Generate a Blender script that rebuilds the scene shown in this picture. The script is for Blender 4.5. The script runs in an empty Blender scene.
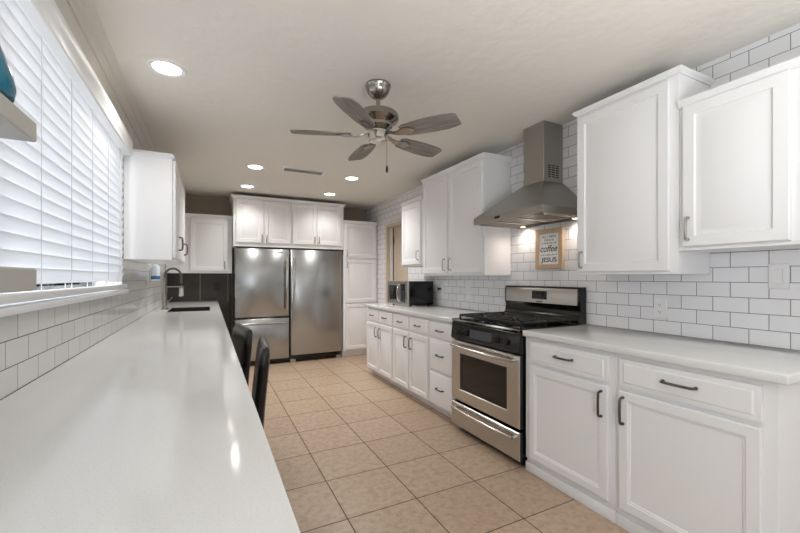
import bpy, bmesh, math, random
from mathutils import Vector, Matrix
random.seed(7)
PI = math.pi
SC = bpy.context.scene
COL = SC.collection

# ------------------------------------------------------------------ camera
TH, FPX, CY, CAMZ = 0.4666, 379.23, 277.28, 1.258
cd = bpy.data.cameras.new('camera')
cam = bpy.data.objects.new('camera', cd)
COL.objects.link(cam)
cam.location = (0, 0, CAMZ)
cam.rotation_euler = (PI / 2, 0, -TH)
cd.sensor_width = 36.0
cd.lens = 36.0 * FPX / 800.0
cd.shift_y = (CY - 266.5) / 800.0
cd.clip_start = 0.02
SC.camera = cam

# ------------------------------------------------------------------ view, world, lights
SC.view_settings.view_transform = 'Standard'
SC.view_settings.look = 'None'
SC.view_settings.exposure = 0.58
SC.view_settings.gamma = 1.0
SC.view_settings.use_curve_mapping = False
w = bpy.data.worlds.new('world')
SC.world = w
w.use_nodes = True
bg = w.node_tree.nodes['Background']
bg.inputs['Color'].default_value = (0.86, 0.93, 1.0, 1)
bg.inputs['Strength'].default_value = 1.6


def area_light(name, loc, direction, sx, sy, power, col):
    l = bpy.data.lights.new(name, 'AREA')
    l.shape = 'RECTANGLE'
    l.size, l.size_y = sx, sy
    l.energy = power
    l.color = col
    o = bpy.data.objects.new(name, l)
    COL.objects.link(o)
    o.location = loc
    o.rotation_euler = Vector(direction).to_track_quat('-Z', 'Y').to_euler()
    return o


area_light('window_daylight', (-1.25, 1.5, 1.66), (1, 0, -0.03), 3.4, 1.7, 92, (0.93, 0.965, 1.0))
area_light('added_side_fill', (-0.46, -1.3, 1.15), (1, 0.42, 0.0), 1.7, 1.9, 36, (0.90, 0.95, 1.0))  # added lamp behind the camera, brightens the right base cabinets
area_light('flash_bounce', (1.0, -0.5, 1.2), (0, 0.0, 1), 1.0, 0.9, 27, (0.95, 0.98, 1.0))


# ------------------------------------------------------------------ materials
def lin(c):
    return tuple((x / 12.92 if x <= 0.04045 else ((x + 0.055) / 1.055) ** 2.4) for x in c)


def mat(name, rgb, rough=0.5, metal=0.0, **kw):
    m = bpy.data.materials.new(name)
    m.use_nodes = True
    b = m.node_tree.nodes['Principled BSDF']
    b.inputs['Base Color'].default_value = (*lin(rgb), 1)
    b.inputs['Roughness'].default_value = rough
    b.inputs['Metallic'].default_value = metal
    for k, v in kw.items():
        b.inputs[k.replace('_', ' ')].default_value = v
    return m


def nd(m, t, **kw):
    n = m.node_tree.nodes.new(t)
    for k, v in kw.items():
        setattr(n, k, v)
    return n


def lk(m, a, b):
    m.node_tree.links.new(a, b)


def bsdf(m):
    return m.node_tree.nodes['Principled BSDF']


def noise(m, scale, detail=4, coord='Object', stretch=(1, 1, 1)):
    tc = nd(m, 'ShaderNodeTexCoord')
    mp = nd(m, 'ShaderNodeMapping')
    mp.inputs['Scale'].default_value = stretch
    nz = nd(m, 'ShaderNodeTexNoise')
    nz.inputs['Scale'].default_value = scale
    nz.inputs['Detail'].default_value = detail
    lk(m, tc.outputs[coord], mp.inputs['Vector'])
    lk(m, mp.outputs['Vector'], nz.inputs['Vector'])
    return nz


def ramp(m, src, stops):
    r = nd(m, 'ShaderNodeValToRGB')
    e = r.color_ramp.elements
    while len(e) < len(stops):
        e.new(0.5)
    for i, (p, c) in enumerate(stops):
        e[i].position = p
        e[i].color = (*lin(c), 1)
    lk(m, src, r.inputs['Fac'])
    return r


def bump(m, src, strength, dist=0.002, invert=False):
    bp = nd(m, 'ShaderNodeBump')
    bp.inputs['Strength'].default_value = strength
    bp.inputs['Distance'].default_value = dist
    bp.invert = invert
    lk(m, src, bp.inputs['Height'])
    lk(m, bp.outputs['Normal'], bsdf(m).inputs['Normal'])
    return bp


def noisy(name, rgb, rough, scale, strength, metal=0.0, stretch=(1, 1, 1), dist=0.002, **kw):
    m = mat(name, rgb, rough, metal, **kw)
    nz = noise(m, scale, 5, 'Object', stretch)
    bump(m, nz.outputs['Fac'], strength, dist)
    return m


def speckled(name, a, b, rough, scale, lo=0.35, hi=0.65, stretch=(1, 1, 1), metal=0.0):
    m = mat(name, a, rough, metal)
    nz = noise(m, scale, 6, 'Object', stretch)
    r = ramp(m, nz.outputs['Fac'], [(lo, a), (hi, b)])
    lk(m, r.outputs['Color'], bsdf(m).inputs['Base Color'])
    return m


def subway(name, tile, grout, y_ref, tilt=0.0):
    """3x6 inch glossy running-bond tiles laid on an X = const wall, rows counted from the worktop."""
    m = mat(name, tile, 0.12)
    g = nd(m, 'ShaderNodeNewGeometry')
    s = nd(m, 'ShaderNodeSeparateXYZ')
    lk(m, g.outputs['Position'], s.inputs['Vector'])
    ya = nd(m, 'ShaderNodeMath', operation='ADD')
    ya.inputs[1].default_value = 0.1554 * 40 - y_ref
    za = nd(m, 'ShaderNodeMath', operation='ADD')
    za.inputs[1].default_value = 0.079 * 20 - 0.9158
    lk(m, s.outputs['Y'], ya.inputs[0])
    lk(m, s.outputs['Z'], za.inputs[0])
    c = nd(m, 'ShaderNodeCombineXYZ')
    lk(m, ya.outputs[0], c.inputs['X'])
    lk(m, za.outputs[0], c.inputs['Y'])
    br = nd(m, 'ShaderNodeTexBrick')
    br.offset = 0.5
    br.inputs['Scale'].default_value = 1.0
    br.inputs['Brick Width'].default_value = 0.1554
    br.inputs['Row Height'].default_value = 0.079
    br.inputs['Mortar Size'].default_value = 0.0016
    br.inputs['Mortar Smooth'].default_value = 0.12
    br.inputs['Bias'].default_value = -0.35
    lk(m, c.outputs['Vector'], br.inputs['Vector'])
    t2 = tuple(x * 0.97 for x in tile)
    br.inputs['Color1'].default_value = (*lin(tile), 1)
    br.inputs['Color2'].default_value = (*lin(t2), 1)
    br.inputs['Mortar'].default_value = (*lin(grout), 1)
    lk(m, br.outputs['Color'], bsdf(m).inputs['Base Color'])
    rr = nd(m, 'ShaderNodeMapRange')
    rr.inputs['To Min'].default_value = 0.13
    rr.inputs['To Max'].default_value = 0.8
    lk(m, br.outputs['Fac'], rr.inputs['Value'])
    lk(m, rr.outputs['Result'], bsdf(m).inputs['Roughness'])
    bump(m, br.outputs['Fac'], 0.6, 0.002, True)
    return m


def floor_tiles():
    m = mat('floor_tile', (0.7, 0.6, 0.5), 0.35)
    g = nd(m, 'ShaderNodeNewGeometry')
    mp = nd(m, 'ShaderNodeMapping')
    mp.inputs['Location'].default_value = (0.41 * 20 - 0.645, 0.41 * 20 - 1.885, 0)
    lk(m, g.outputs['Position'], mp.inputs['Vector'])
    br = nd(m, 'ShaderNodeTexBrick')
    br.offset = 0.0
    br.inputs['Scale'].default_value = 1.0
    br.inputs['Brick Width'].default_value = 0.41
    br.inputs['Row Height'].default_value = 0.41
    br.inputs['Mortar Size'].default_value = 0.0035
    br.inputs['Mortar Smooth'].default_value = 0.2
    br.inputs['Bias'].default_value = 0.0
    lk(m, mp.outputs['Vector'], br.inputs['Vector'])
    br.inputs['Color1'].default_value = (*lin((0.785, 0.692, 0.602)), 1)
    br.inputs['Color2'].default_value = (*lin((0.75, 0.658, 0.568)), 1)
    br.inputs['Mortar'].default_value = (*lin((0.40, 0.34, 0.28)), 1)
    nz = nd(m, 'ShaderNodeTexNoise')
    nz.inputs['Scale'].default_value = 24.0
    nz.inputs['Detail'].default_value = 9.0
    nz.inputs['Roughness'].default_value = 0.68
    lk(m, g.outputs['Position'], nz.inputs['Vector'])
    r = ramp(m, nz.outputs['Fac'], [(0.32, (0.84, 0.825, 0.80)), (0.55, (0.97, 0.965, 0.96)), (0.72, (1, 1, 1))])
    mx = nd(m, 'ShaderNodeMix', data_type='RGBA', blend_type='MULTIPLY')
    mx.inputs['Factor'].default_value = 1.0
    lk(m, br.outputs['Color'], mx.inputs[6])
    lk(m, r.outputs['Color'], mx.inputs[7])
    lk(m, mx.outputs[2], bsdf(m).inputs['Base Color'])
    rr = nd(m, 'ShaderNodeMapRange')
    rr.inputs['To Min'].default_value = 0.36
    rr.inputs['To Max'].default_value = 0.9
    lk(m, br.outputs['Fac'], rr.inputs['Value'])
    lk(m, rr.outputs['Result'], bsdf(m).inputs['Roughness'])
    bump(m, br.outputs['Fac'], 0.5, 0.002, True)
    return m


def dark_slab_wall():
    m = speckled('dark_slab', (0.185, 0.168, 0.145), (0.245, 0.225, 0.20), 0.42, 5.0)
    return m


def brushed(name, rgb, rough, axis):
    m = mat(name, rgb, rough, 1.0)
    st = [220, 220, 220]
    st[axis] = 2.0
    nz = noise(m, 1.0, 3, 'Object', st)
    rr = nd(m, 'ShaderNodeMapRange')
    rr.inputs['To Min'].default_value = rough - 0.004
    rr.inputs['To Max'].default_value = rough + 0.006
    lk(m, nz.outputs['Fac'], rr.inputs['Value'])
    lk(m, rr.outputs['Result'], bsdf(m).inputs['Roughness'])
    return m


def emit(name, rgb, strength):
    m = mat(name, rgb, 0.5)
    bsdf(m).inputs['Emission Color'].default_value = (*lin(rgb), 1)
    bsdf(m).inputs['Emission Strength'].default_value = strength
    return m


def clear_glass(name):
    m = bpy.data.materials.new(name)
    m.use_nodes = True
    nt = m.node_tree
    nt.nodes.remove(nt.nodes['Principled BSDF'])
    out = nt.nodes['Material Output']
    tr = nt.nodes.new('ShaderNodeBsdfTransparent')
    gl = nt.nodes.new('ShaderNodeBsdfGlossy')
    gl.inputs['Roughness'].default_value = 0.02
    fr = nt.nodes.new('ShaderNodeFresnel')
    mx = nt.nodes.new('ShaderNodeMixShader')
    nt.links.new(fr.outputs[0], mx.inputs[0])
    nt.links.new(tr.outputs[0], mx.inputs[1])
    nt.links.new(gl.outputs[0], mx.inputs[2])
    nt.links.new(mx.outputs[0], out.inputs['Surface'])
    return m


def slat_material():
    m = bpy.data.materials.new('blind_slat')
    m.use_nodes = True
    nt = m.node_tree
    b = nt.nodes['Principled BSDF']
    b.inputs['Base Color'].default_value = (*lin((0.94, 0.94, 0.94)), 1)
    b.inputs['Roughness'].default_value = 0.4
    tl = nt.nodes.new('ShaderNodeBsdfTranslucent')
    tl.inputs['Color'].default_value = (*lin((0.95, 0.96, 0.98)), 1)
    mx = nt.nodes.new('ShaderNodeMixShader')
    mx.inputs[0].default_value = 0.28
    nt.links.new(b.outputs[0], mx.inputs[1])
    nt.links.new(tl.outputs[0], mx.inputs[2])
    nt.links.new(mx.outputs[0], nt.nodes['Material Output'].inputs['Surface'])
    return m


def weathered_wood():
    m = mat('weathered_wood', (0.42, 0.40, 0.38), 0.55)
    nz = noise(m, 1.0, 6, 'Object', (5, 55, 30))
    nz.inputs['Distortion'].default_value = 0.6
    r = ramp(m, nz.outputs['Fac'], [(0.3, (0.40, 0.38, 0.36)), (0.55, (0.53, 0.505, 0.48)), (0.75, (0.62, 0.60, 0.57))])
    lk(m, r.outputs['Color'], bsdf(m).inputs['Base Color'])
    return m


def light_wood():
    m = mat('light_wood', (0.78, 0.66, 0.52), 0.5)
    nz = noise(m, 1.0, 5, 'Object', (60, 20, 8))
    r = ramp(m, nz.outputs['Fac'], [(0.3, (0.73, 0.62, 0.50)), (0.7, (0.81, 0.715, 0.60))])
    lk(m, r.outputs['Color'], bsdf(m).inputs['Base Color'])
    return m


def quartz():
    m = mat('white_quartz', (0.90, 0.90, 0.89), 0.10)
    nz = noise(m, 260, 2)
    r = ramp(m, nz.outputs['Fac'], [(0.25, (0.80, 0.80, 0.795)), (0.36, (0.875, 0.875, 0.872)), (0.7, (0.893, 0.893, 0.89))])
    lk(m, r.outputs['Color'], bsdf(m).inputs['Base Color'])
    return m


M = {}
M['paint'] = noisy('cabinet_paint', (0.93, 0.93, 0.935), 0.38, 40, 0.02)
M['ceiling'] = noisy('ceiling_paint', (0.905, 0.890, 0.860), 0.85, 14, 0.6, dist=0.006)
M['greige'] = noisy('greige_paint', (0.84, 0.82, 0.79), 0.7, 60, 0.06)
M['shelf_backlit'] = noisy('shelf_backlit', (0.70, 0.69, 0.665), 0.5, 60, 0.04)  # grey carries the backlit shade of the boards
M['grey_wall'] = noisy('grey_wall_paint', (0.62, 0.61, 0.60), 0.8, 60, 0.05)  # unseen front wall, greyed to cut bounce light
M['taupe'] = noisy('taupe_wall_paint', (0.62, 0.58, 0.51), 0.8, 60, 0.06)
M['beige'] = noisy('beige_door_paint', (0.80, 0.74, 0.665), 0.5, 60, 0.03)
M['tile_right'] = subway('white_subway_tile', (0.93, 0.93, 0.94), (0.42, 0.41, 0.41), 0.773 + 0.0777)
M['tile_left'] = subway('left_subway_tile', (0.90, 0.90, 0.89), (0.42, 0.41, 0.40), 0.70)
M['floor'] = floor_tiles()
M['dark_slab'] = dark_slab_wall()
M['strip'] = mat('pale_strip', (0.50, 0.47, 0.42), 0.5)
M['quartz'] = quartz()
M['steel'] = brushed('brushed_steel', (0.76, 0.75, 0.735), 0.27, 0)
M['steel_v'] = brushed('brushed_steel_upright', (0.69, 0.70, 0.705), 0.27, 2)
M['steel_hood'] = brushed('hood_steel', (0.68, 0.67, 0.65), 0.33, 0)
M['steel_bright'] = mat('polished_steel', (0.82, 0.81, 0.79), 0.16, 1.0)
M['nickel'] = mat('brushed_nickel', (0.62, 0.60, 0.57), 0.2, 1.0)
M['pewter'] = mat('pewter_handle', (0.42, 0.40, 0.38), 0.3, 1.0)
M['satin'] = mat('satin_handle', (0.70, 0.68, 0.65), 0.28, 1.0)
M['black'] = noisy('black_enamel', (0.03, 0.03, 0.032), 0.16, 30, 0.004)
M['black_matte'] = noisy('cast_iron', (0.07, 0.068, 0.066), 0.6, 90, 0.12)
M['oven_glass'] = mat('oven_glass', (0.05, 0.047, 0.045), 0.06)
M['panel_grey'] = mat('grey_panel', (0.25, 0.26, 0.28), 0.2)
M['leather'] = noisy('black_leather', (0.035, 0.034, 0.034), 0.27, 120, 0.15)
M['dark_wood'] = noisy('dark_wood', (0.10, 0.07, 0.055), 0.4, 40, 0.05)
M['plastic'] = mat('white_plastic', (0.92, 0.92, 0.92), 0.35)
M['dark_plastic'] = mat('dark_plastic', (0.12, 0.12, 0.12), 0.4)
M['slot'] = mat('dark_slot', (0.14, 0.13, 0.13), 0.6)
M['slat'] = slat_material()
M['vinyl'] = noisy('white_vinyl', (0.93, 0.935, 0.94), 0.35, 60, 0.02)
M['glass'] = clear_glass('window_glass')
M['teal'] = speckled('teal_glaze', (0.10, 0.36, 0.46), (0.15, 0.45, 0.54), 0.08, 6)
M['wood_blade'] = weathered_wood()
M['light_wood'] = light_wood()
M['paper'] = noisy('paper', (0.93, 0.93, 0.92), 0.7, 80, 0.02)
M['ink'] = mat('ink', (0.30, 0.30, 0.31), 0.7)
M['lamp'] = emit('lamp_lens', (1.0, 0.97, 0.92), 6.0)
M['warm_lamp'] = emit('warm_lamp_lens', (1.0, 0.86, 0.68), 6.0)
M['blue'] = mat('blue_soap', (0.22, 0.42, 0.62), 0.2)
M['sky_blue'] = mat('pale_plastic', (0.86, 0.90, 0.94), 0.2)
M['vent_grey'] = mat('vent_grey', (0.60, 0.59, 0.57), 0.6)
M['sink'] = noisy('dark_sink', (0.10, 0.10, 0.10), 0.4, 60, 0.03)
M['filter'] = brushed('hood_filter', (0.70, 0.68, 0.65), 0.4, 1)


# ------------------------------------------------------------------ mesh helpers
def box(bm, x0, x1, y0, y1, z0, z1, bev=0.0, seg=2):
    v = [bm.verts.new(p) for p in ((x0, y0, z0), (x1, y0, z0), (x1, y1, z0), (x0, y1, z0),
                                   (x0, y0, z1), (x1, y0, z1), (x1, y1, z1), (x0, y1, z1))]
    fs = [bm.faces.new([v[i] for i in q]) for q in ((0, 3, 2, 1), (4, 5, 6, 7), (0, 1, 5, 4), (1, 2, 6, 5), (2, 3, 7, 6), (3, 0, 4, 7))]
    if bev > 0:
        es = list({e for f in fs for e in f.edges})
        bmesh.ops.bevel(bm, geom=es, offset=bev, segments=seg, profile=0.5, affect='EDGES', clamp_overlap=True)


def loft(bm, loops, cap0=True, cap1=True, closed=True):
    rows = [[bm.verts.new(p) for p in lp] for lp in loops]
    n = len(rows[0])
    for a, b in zip(rows, rows[1:]):
        for i in range(n if closed else n - 1):
            j = (i + 1) % n
            bm.faces.new((a[i], a[j], b[j], b[i]))
    if cap0:
        bm.faces.new(rows[0][::-1])
    if cap1:
        bm.faces.new(rows[-1])
    return rows


def lathe(bm, prof, n=32, at=(0, 0, 0), cap0=True, cap1=True):
    loops = [[(at[0] + r * math.cos(2 * PI * k / n), at[1] + r * math.sin(2 * PI * k / n), at[2] + z) for k in range(n)] for r, z in prof]
    loft(bm, loops, cap0, cap1)


def tube(bm, pts, rad, n=10):
    pts = [Vector(p) for p in pts]
    rs = rad if isinstance(rad, (list, tuple)) else [rad] * len(pts)
    t0 = (pts[1] - pts[0]).normalized()
    up = Vector((0, 0, 1)) if abs(t0.z) < 0.9 else Vector((1, 0, 0))
    u = t0.cross(up).normalized()
    loops = []
    for i, p in enumerate(pts):
        a = pts[max(i - 1, 0)]
        b = pts[min(i + 1, len(pts) - 1)]
        t = (b - a).normalized()
        u = (u - t * u.dot(t)).normalized()
        v = t.cross(u)
        loops.append([p + rs[i] * (math.cos(2 * PI * k / n) * u + math.sin(2 * PI * k / n) * v) for k in range(n)])
    loft(bm, loops)


def rings_panel(bm, x0, x1, z0, z1, yf, prof):
    """A panel facing -y made of concentric rectangles; prof = [(inset, depth behind yf)]."""
    loops = []
    for i, d in prof:
        loops.append([(x0 + i, yf + d, z0 + i), (x1 - i, yf + d, z0 + i), (x1 - i, yf + d, z1 - i), (x0 + i, yf + d, z1 - i)])
    loft(bm, loops)


def obj(name, bm, m, parent=None, loc=(0, 0, 0), rot=(0, 0, 0), angle=35):
    bmesh.ops.recalc_face_normals(bm, faces=bm.faces[:])
    me = bpy.data.meshes.new(name)
    bm.to_mesh(me)
    bm.free()
    for p in me.polygons:
        p.use_smooth = True
    me.set_sharp_from_angle(angle=math.radians(angle))
    me.materials.append(m)
    o = bpy.data.objects.new(name, me)
    COL.objects.link(o)
    o.location = loc
    o.rotation_euler = rot
    if parent:
        o.parent = parent
    return o


def tag(o, label, cat, group=None):
    o['label'] = label
    o['category'] = cat
    if group:
        o['group'] = group
    return o


def thing(name, label, cat, loc=(0, 0, 0), rotz=0.0, group=None):
    o = bpy.data.objects.new(name, None)
    o.empty_display_size = 0.1
    COL.objects.link(o)
    o.location = loc
    o.rotation_euler = (0, 0, rotz)
    return tag(o, label, cat, group)


def struct(name, bm, m, parent=None):
    o = obj(name, bm, m, parent)
    if not parent:
        o['kind'] = 'structure'
    return o


def copy_tree(o, parent=None):
    c = o.copy()
    COL.objects.link(c)
    if parent:
        c.parent = parent
    for ch in list(o.children):
        copy_tree(ch, c)
    return c


def B():
    return bmesh.new()


def boxobj(name, m, parent, *a, **kw):
    bm = B()
    box(bm, *a, **kw)
    return obj(name, bm, m, parent)


# ------------------------------------------------------------------ room shell
XL, XR, YB, YF, ZC = -0.52, 2.4635, 6.20, -2.6, 2.446
bm = B(); box(bm, XL - 0.2, XR + 0.9, YF - 0.2, YB + 0.2, -0.1, 0.0); struct('floor', bm, M['floor'])
bm = B(); box(bm, XL - 0.2, XR + 0.9, YF - 0.2, YB + 0.2, ZC, ZC + 0.1); struct('ceiling', bm, M['ceiling'])

# left wall with the window opening
WY0, WY1, WZ0, WZ1 = -0.25, 3.105, 1.165, 2.16
bm = B()
box(bm, XL - 0.15, XL, YF, YB, 0.0, WZ0)
box(bm, XL - 0.15, XL, WY1, YB, WZ0, 1.9)
struct('wall_left', bm, M['tile_left'])
bm = B()
box(bm, XL - 0.15, XL, YF, WY0, WZ0, ZC)
box(bm, XL - 0.15, XL, WY0, WY1, WZ1, ZC)
box(bm, XL - 0.15, XL, WY1, YB, 1.9, ZC)
struct('wall_left_upper', bm, M['greige'])
# right wall with the doorway
DY0, DY1, DZ1 = 4.655, 5.335, 2.04
bm = B()
box(bm, XR, XR + 0.15, YF, DY0, 0.0, ZC)
box(bm, XR, XR + 0.15, DY0, DY1, DZ1, ZC)
box(bm, XR, XR + 0.15, DY1, YB, 0.0, ZC)
struct('wall_right', bm, M['tile_right'])
# back wall: paint over dark slabs
bm = B(); box(bm, XL - 0.15, XR + 0.15, YB, YB + 0.15, 0.0, ZC); struct('wall_back', bm, M['taupe'])
bm = B(); box(bm, XL, 0.30, YB - 0.012, YB, 0.0, 1.45); struct('wall_back_splash', bm, M['dark_slab'])
for i, x in enumerate((-0.115, 0.25)):
    bm = B(); box(bm, x - 0.006, x + 0.006, YB - 0.0145, YB - 0.012, 0.9, 1.45); struct('trim_%d' % (i + 3), bm, M['strip'])  # pale upright strips laid on the dark slabs
# front wall behind the camera
bm = B(); box(bm, XL - 0.15, XR + 0.15, YF - 0.15, YF, 0, ZC); struct('wall_front', bm, M['grey_wall'])
# crown moulding along the left wall
bm = B()
prof = [(XL, 2.385), (XL + 0.010, 2.385), (XL + 0.014, 2.398), (XL + 0.030, 2.408), (XL + 0.034, 2.424), (XL + 0.060, 2.434), (XL + 0.070, 2.445), (XL, 2.445)]
loft(bm, [[(x, y, z) for x, z in prof] for y in (YF, YB)])
struct('trim_1', bm, M['greige'])
# sill and bullnose below the window
bm = B()
box(bm, XL - 0.13, XL + 0.035, WY0, WY1 + 0.02, 1.152, 1.176, 0.006)
struct('trim_2', bm, M['vinyl'])
# window
bm = B()
for a in ((WY0, WY0 + 0.04, WZ0, WZ1), (WY1 - 0.04, WY1, WZ0, WZ1), (WY0, WY1, WZ0, WZ0 + 0.016), (WY0, WY1, WZ1 - 0.045, WZ1), (1.38, 1.43, WZ0, WZ1)):
    box(bm, XL - 0.14, XL - 0.09, *a)
wf = struct('window_1', bm, M['vinyl'])
bm = B(); box(bm, XL - 0.118, XL - 0.112, WY0 + 0.03, WY1 - 0.03, WZ0 + 0.010, WZ1 - 0.03)
obj('pane', bm, M['glass'], wf)
# doorway casing, jamb and door
bm = B()
box(bm, XR - 0.012, XR + 0.14, DY1 - 0.018, DY1 + 0.032, 0, DZ1 + 0.03)
box(bm, XR - 0.012, XR + 0.14, DY0 - 0.012, DY0 + 0.018, 0, DZ1 + 0.03)
box(bm, XR - 0.012, XR + 0.14, DY0 + 0.018, DY1 - 0.018, DZ1 - 0.018, DZ1 + 0.03)
struct('trim_5', bm, M['beige'])
bm = B(); rings_panel(bm, 0, DY1 - DY0 - 0.044, 0.01, DZ1 - 0.02, 0, [(0, 0.035), (0, 0.002), (0.002, 0)])
d1 = struct('door_1', bm, M['beige']); d1.location = (XR + 0.10, DY1 - 0.022, 0); d1.rotation_euler = (0, 0, -PI / 2)
bm = B()
for z in (0.25, 1.0, 1.78):
    box(bm, 0.0, 0.03, -0.006, 0.0, z, z + 0.1)
obj('hinge', bm, M['pewter'], d1)
bm = B(); lathe(bm, [(0.02, 0), (0.012, 0.01), (0.011, 0.03), (0.026, 0.045), (0.026, 0.06), (0.012, 0.07)], 16)
o = obj('door_knob', bm, M['satin'], d1, (0.57, 0, 0.95), (PI / 2, 0, 0))
bm = B(); box(bm, XR + 0.092, XR + 0.1, DY1 - 0.030, DY1 - 0.019, 0.0, DZ1 - 0.02); struct('trim_6', bm, M['slot'])
bm = B(); box(bm, XR + 0.045, XR + 0.085, DY1 - 0.032, DY1 - 0.019, 0.0, DZ1 - 0.02); struct('trim_7', bm, M['vinyl'])

# ------------------------------------------------------------------ cabinets
def pull(name, parent, axis, c, length, m, y=0.0, stand=0.027, r=0.0062):
    """An arched bar pull, feet on y, bowed towards -y."""
    bm = B()
    h = length / 2
    ts = [-1, -1, -0.93, -0.8, -0.4, 0, 0.4, 0.8, 0.93, 1, 1]
    ds = [0, 0.5, 0.82, 0.92, 0.98, 1, 0.98, 0.92, 0.82, 0.5, 0]
    pts = []
    for t, d in zip(ts, ds):
        p = [c[0], y - stand * d, c[1]]
        p[0 if axis == 'x' else 2] += t * h
        pts.append(p)
    tube(bm, pts, r, 8)
    for s in (-1, 1):
        p = [c[0], y, c[1]]
        p[0 if axis == 'x' else 2] += s * h
        tube(bm, [p, (p[0], y - 0.004, p[2])], 0.008, 10)
    return obj(name, bm, m, parent)


RAISED = [(0, 0.020), (0, 0.004), (0.004, 0), (0.052, 0), (0.057, 0.010), (0.066, 0.010), (0.090, 0.002)]
SHAKER = [(0, 0.020), (0, 0.004), (0.004, 0), (0.044, 0), (0.048, 0.004), (0.054, 0.005), (0.058, 0.009)]
SMALL = [(0, 0.020), (0, 0.004), (0.004, 0), (0.045, 0), (0.050, 0.009), (0.058, 0.009), (0.076, 0.002)]
SLAB = [(0, 0.020), (0, 0.008), (0.010, 0.001), (0.014, 0)]
BEAD = [(0, 0.020), (0, 0.006), (0.006, 0.004), (0.022, 0.004), (0.027, 0)]


def crown(parent, w_, depth, z0, z1, out=0.03, left=True, right=True):
    bm = B()
    h = z1 - z0
    steps = [(0.001, 0), (0.006, 0.0), (0.008, 0.2), (0.016, 0.45), (out * 0.9, 0.75), (out, 0.8), (out, 1.0)]
    loops = []
    for o_, t in steps:
        xl, xr = (-o_ if left else 0.001), (w_ + o_ if right else w_ - 0.001)
        z = z0 + h * t
        loops.append([(xl, -o_, z), (xr, -o_, z), (xr, depth, z), (xl, depth, z)])
    loft(bm, loops)
    return obj('crown', bm, M['paint'], parent)


def cabinet(name, label, loc, rotz, w_, depth, z0, z1, doors=(), drawers=(), toe=0.0, toe_in=0.06,
            crown_h=0.0, crown_out=0.03, cl=True, cr=True, group=None, handle=None, prof=RAISED, dprof=SLAB, body=None, lightrail=0.0):
    t = thing(name, label, 'cabinet', loc, rotz, group)
    handle = handle or M['pewter']
    bm = B()
    top = z1 - crown_h
    if body:
        body(bm)
    else:
        box(bm, 0, w_, 0, depth, z0 + toe, top, 0.0015, 1)
        if toe:
            box(bm, 0.001, w_ - 0.001, toe_in, depth, z0, z0 + toe)
        if lightrail:
            box(bm, 0.0, w_, -0.006, 0.016, z0 - 0.0, z0 + lightrail, 0.002, 1)
    obj('body', bm, M['paint'], t)
    for d in doors:
        x0, x1, a, b = d[:4]
        bm = B(); rings_panel(bm, x0, x1, a, b, -0.021, prof)
        do = obj('door', bm, M['paint'], t)
        if len(d) > 4:
            pull('handle', do, 'z', (d[4], d[5]), d[6] if len(d) > 6 else 0.10, handle, -0.021)
    for d in drawers:
        x0, x1, a, b = d[:4]
        bm = B(); rings_panel(bm, x0, x1, a, b, -0.021, dprof)
        do = obj('drawer', bm, M['paint'], t)
        pull('handle', do, 'x', ((x0 + x1) / 2, (a + b) / 2 if len(d) < 6 else d[5]), d[4] if len(d) > 4 else 0.10, handle, -0.021)
    if crown_h:
        crown(t, w_, depth, top, z1, crown_out, cl, cr)
    return t


R90 = -PI / 2
FX = 1.851                      # face frame of the base cabinets on the right wall
BD = XR - FX - 0.004
UX = 2.156                      # face frame of the wall cabinets on the right
UD = XR - UX - 0.004
BASE_G = 'white base cabinets along the right wall'
WALL_G = 'white wall cabinets along the right wall'

# near base cabinets (right of the range)
def near_body(wid):
    def f(bm):
        box(bm, 0, wid, 0, BD, 0.085, 0.874, 0.0015, 1)
        box(bm, 0.001, wid - 0.001, 0.012, BD, 0.0, 0.085)
        box(bm, 0.0, wid, -0.004, 0.012, 0.0, 0.062, 0.004, 2)
    return f
cabinet('base_cabinet', 'white base cabinet with one door and drawer immediately right of the range', (FX, 1.845, 0), R90, 0.613, BD, 0, 0.874,
        doors=[(0.045, 0.582, 0.105, 0.694, 0.548, 0.598, 0.13)], drawers=[(0.045, 0.582, 0.714, 0.852, 0.115, 0.79)],
        group=BASE_G, prof=SHAKER, dprof=BEAD, body=near_body(0.613))
cabinet('base_cabinet', 'white base cabinet with one door and drawer at the near end of the right counter', (FX, 1.230, 0), R90, 0.618, BD, 0, 0.874,
        doors=[(0.026, 0.575, 0.105, 0.694, 0.050, 0.598, 0.13)], drawers=[(0.026, 0.575, 0.714, 0.852, 0.13, 0.79)],
        group=BASE_G, prof=SHAKER, dprof=BEAD, body=near_body(0.618))
# far base cabinets (left of the range)
FTOE = dict(toe=0.085, toe_in=0.075)
cabinet('base_cabinet', 'white base cabinet stack of three drawers immediately left of the range', (FX, 3.047, 0), R90, 0.407, BD, 0, 0.874,
        drawers=[(0.022, 0.386, 0.715, 0.852, 0.10, 0.78), (0.022, 0.386, 0.412, 0.695, 0.10, 0.56), (0.022, 0.386, 0.105, 0.392, 0.10, 0.26)],
        group=BASE_G, dprof=SLAB, **FTOE)
for i, (y, lab) in enumerate(((3.829, 'white two-door base cabinet beside the three-drawer stack'), (4.612, 'white two-door base cabinet at the far end of the counter, below the microwave'))):
    cabinet('base_cabinet', lab, (FX, y, 0), R90, 0.780, BD, 0, 0.874,
            doors=[(0.018, 0.378, 0.105, 0.690, 0.335, 0.585, 0.11), (0.402, 0.762, 0.105, 0.690, 0.445, 0.585, 0.11)],
            drawers=[(0.018, 0.378, 0.712, 0.852, 0.09), (0.402, 0.762, 0.712, 0.852, 0.09)], group=BASE_G, prof=SMALL, dprof=SLAB, **FTOE)

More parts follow.
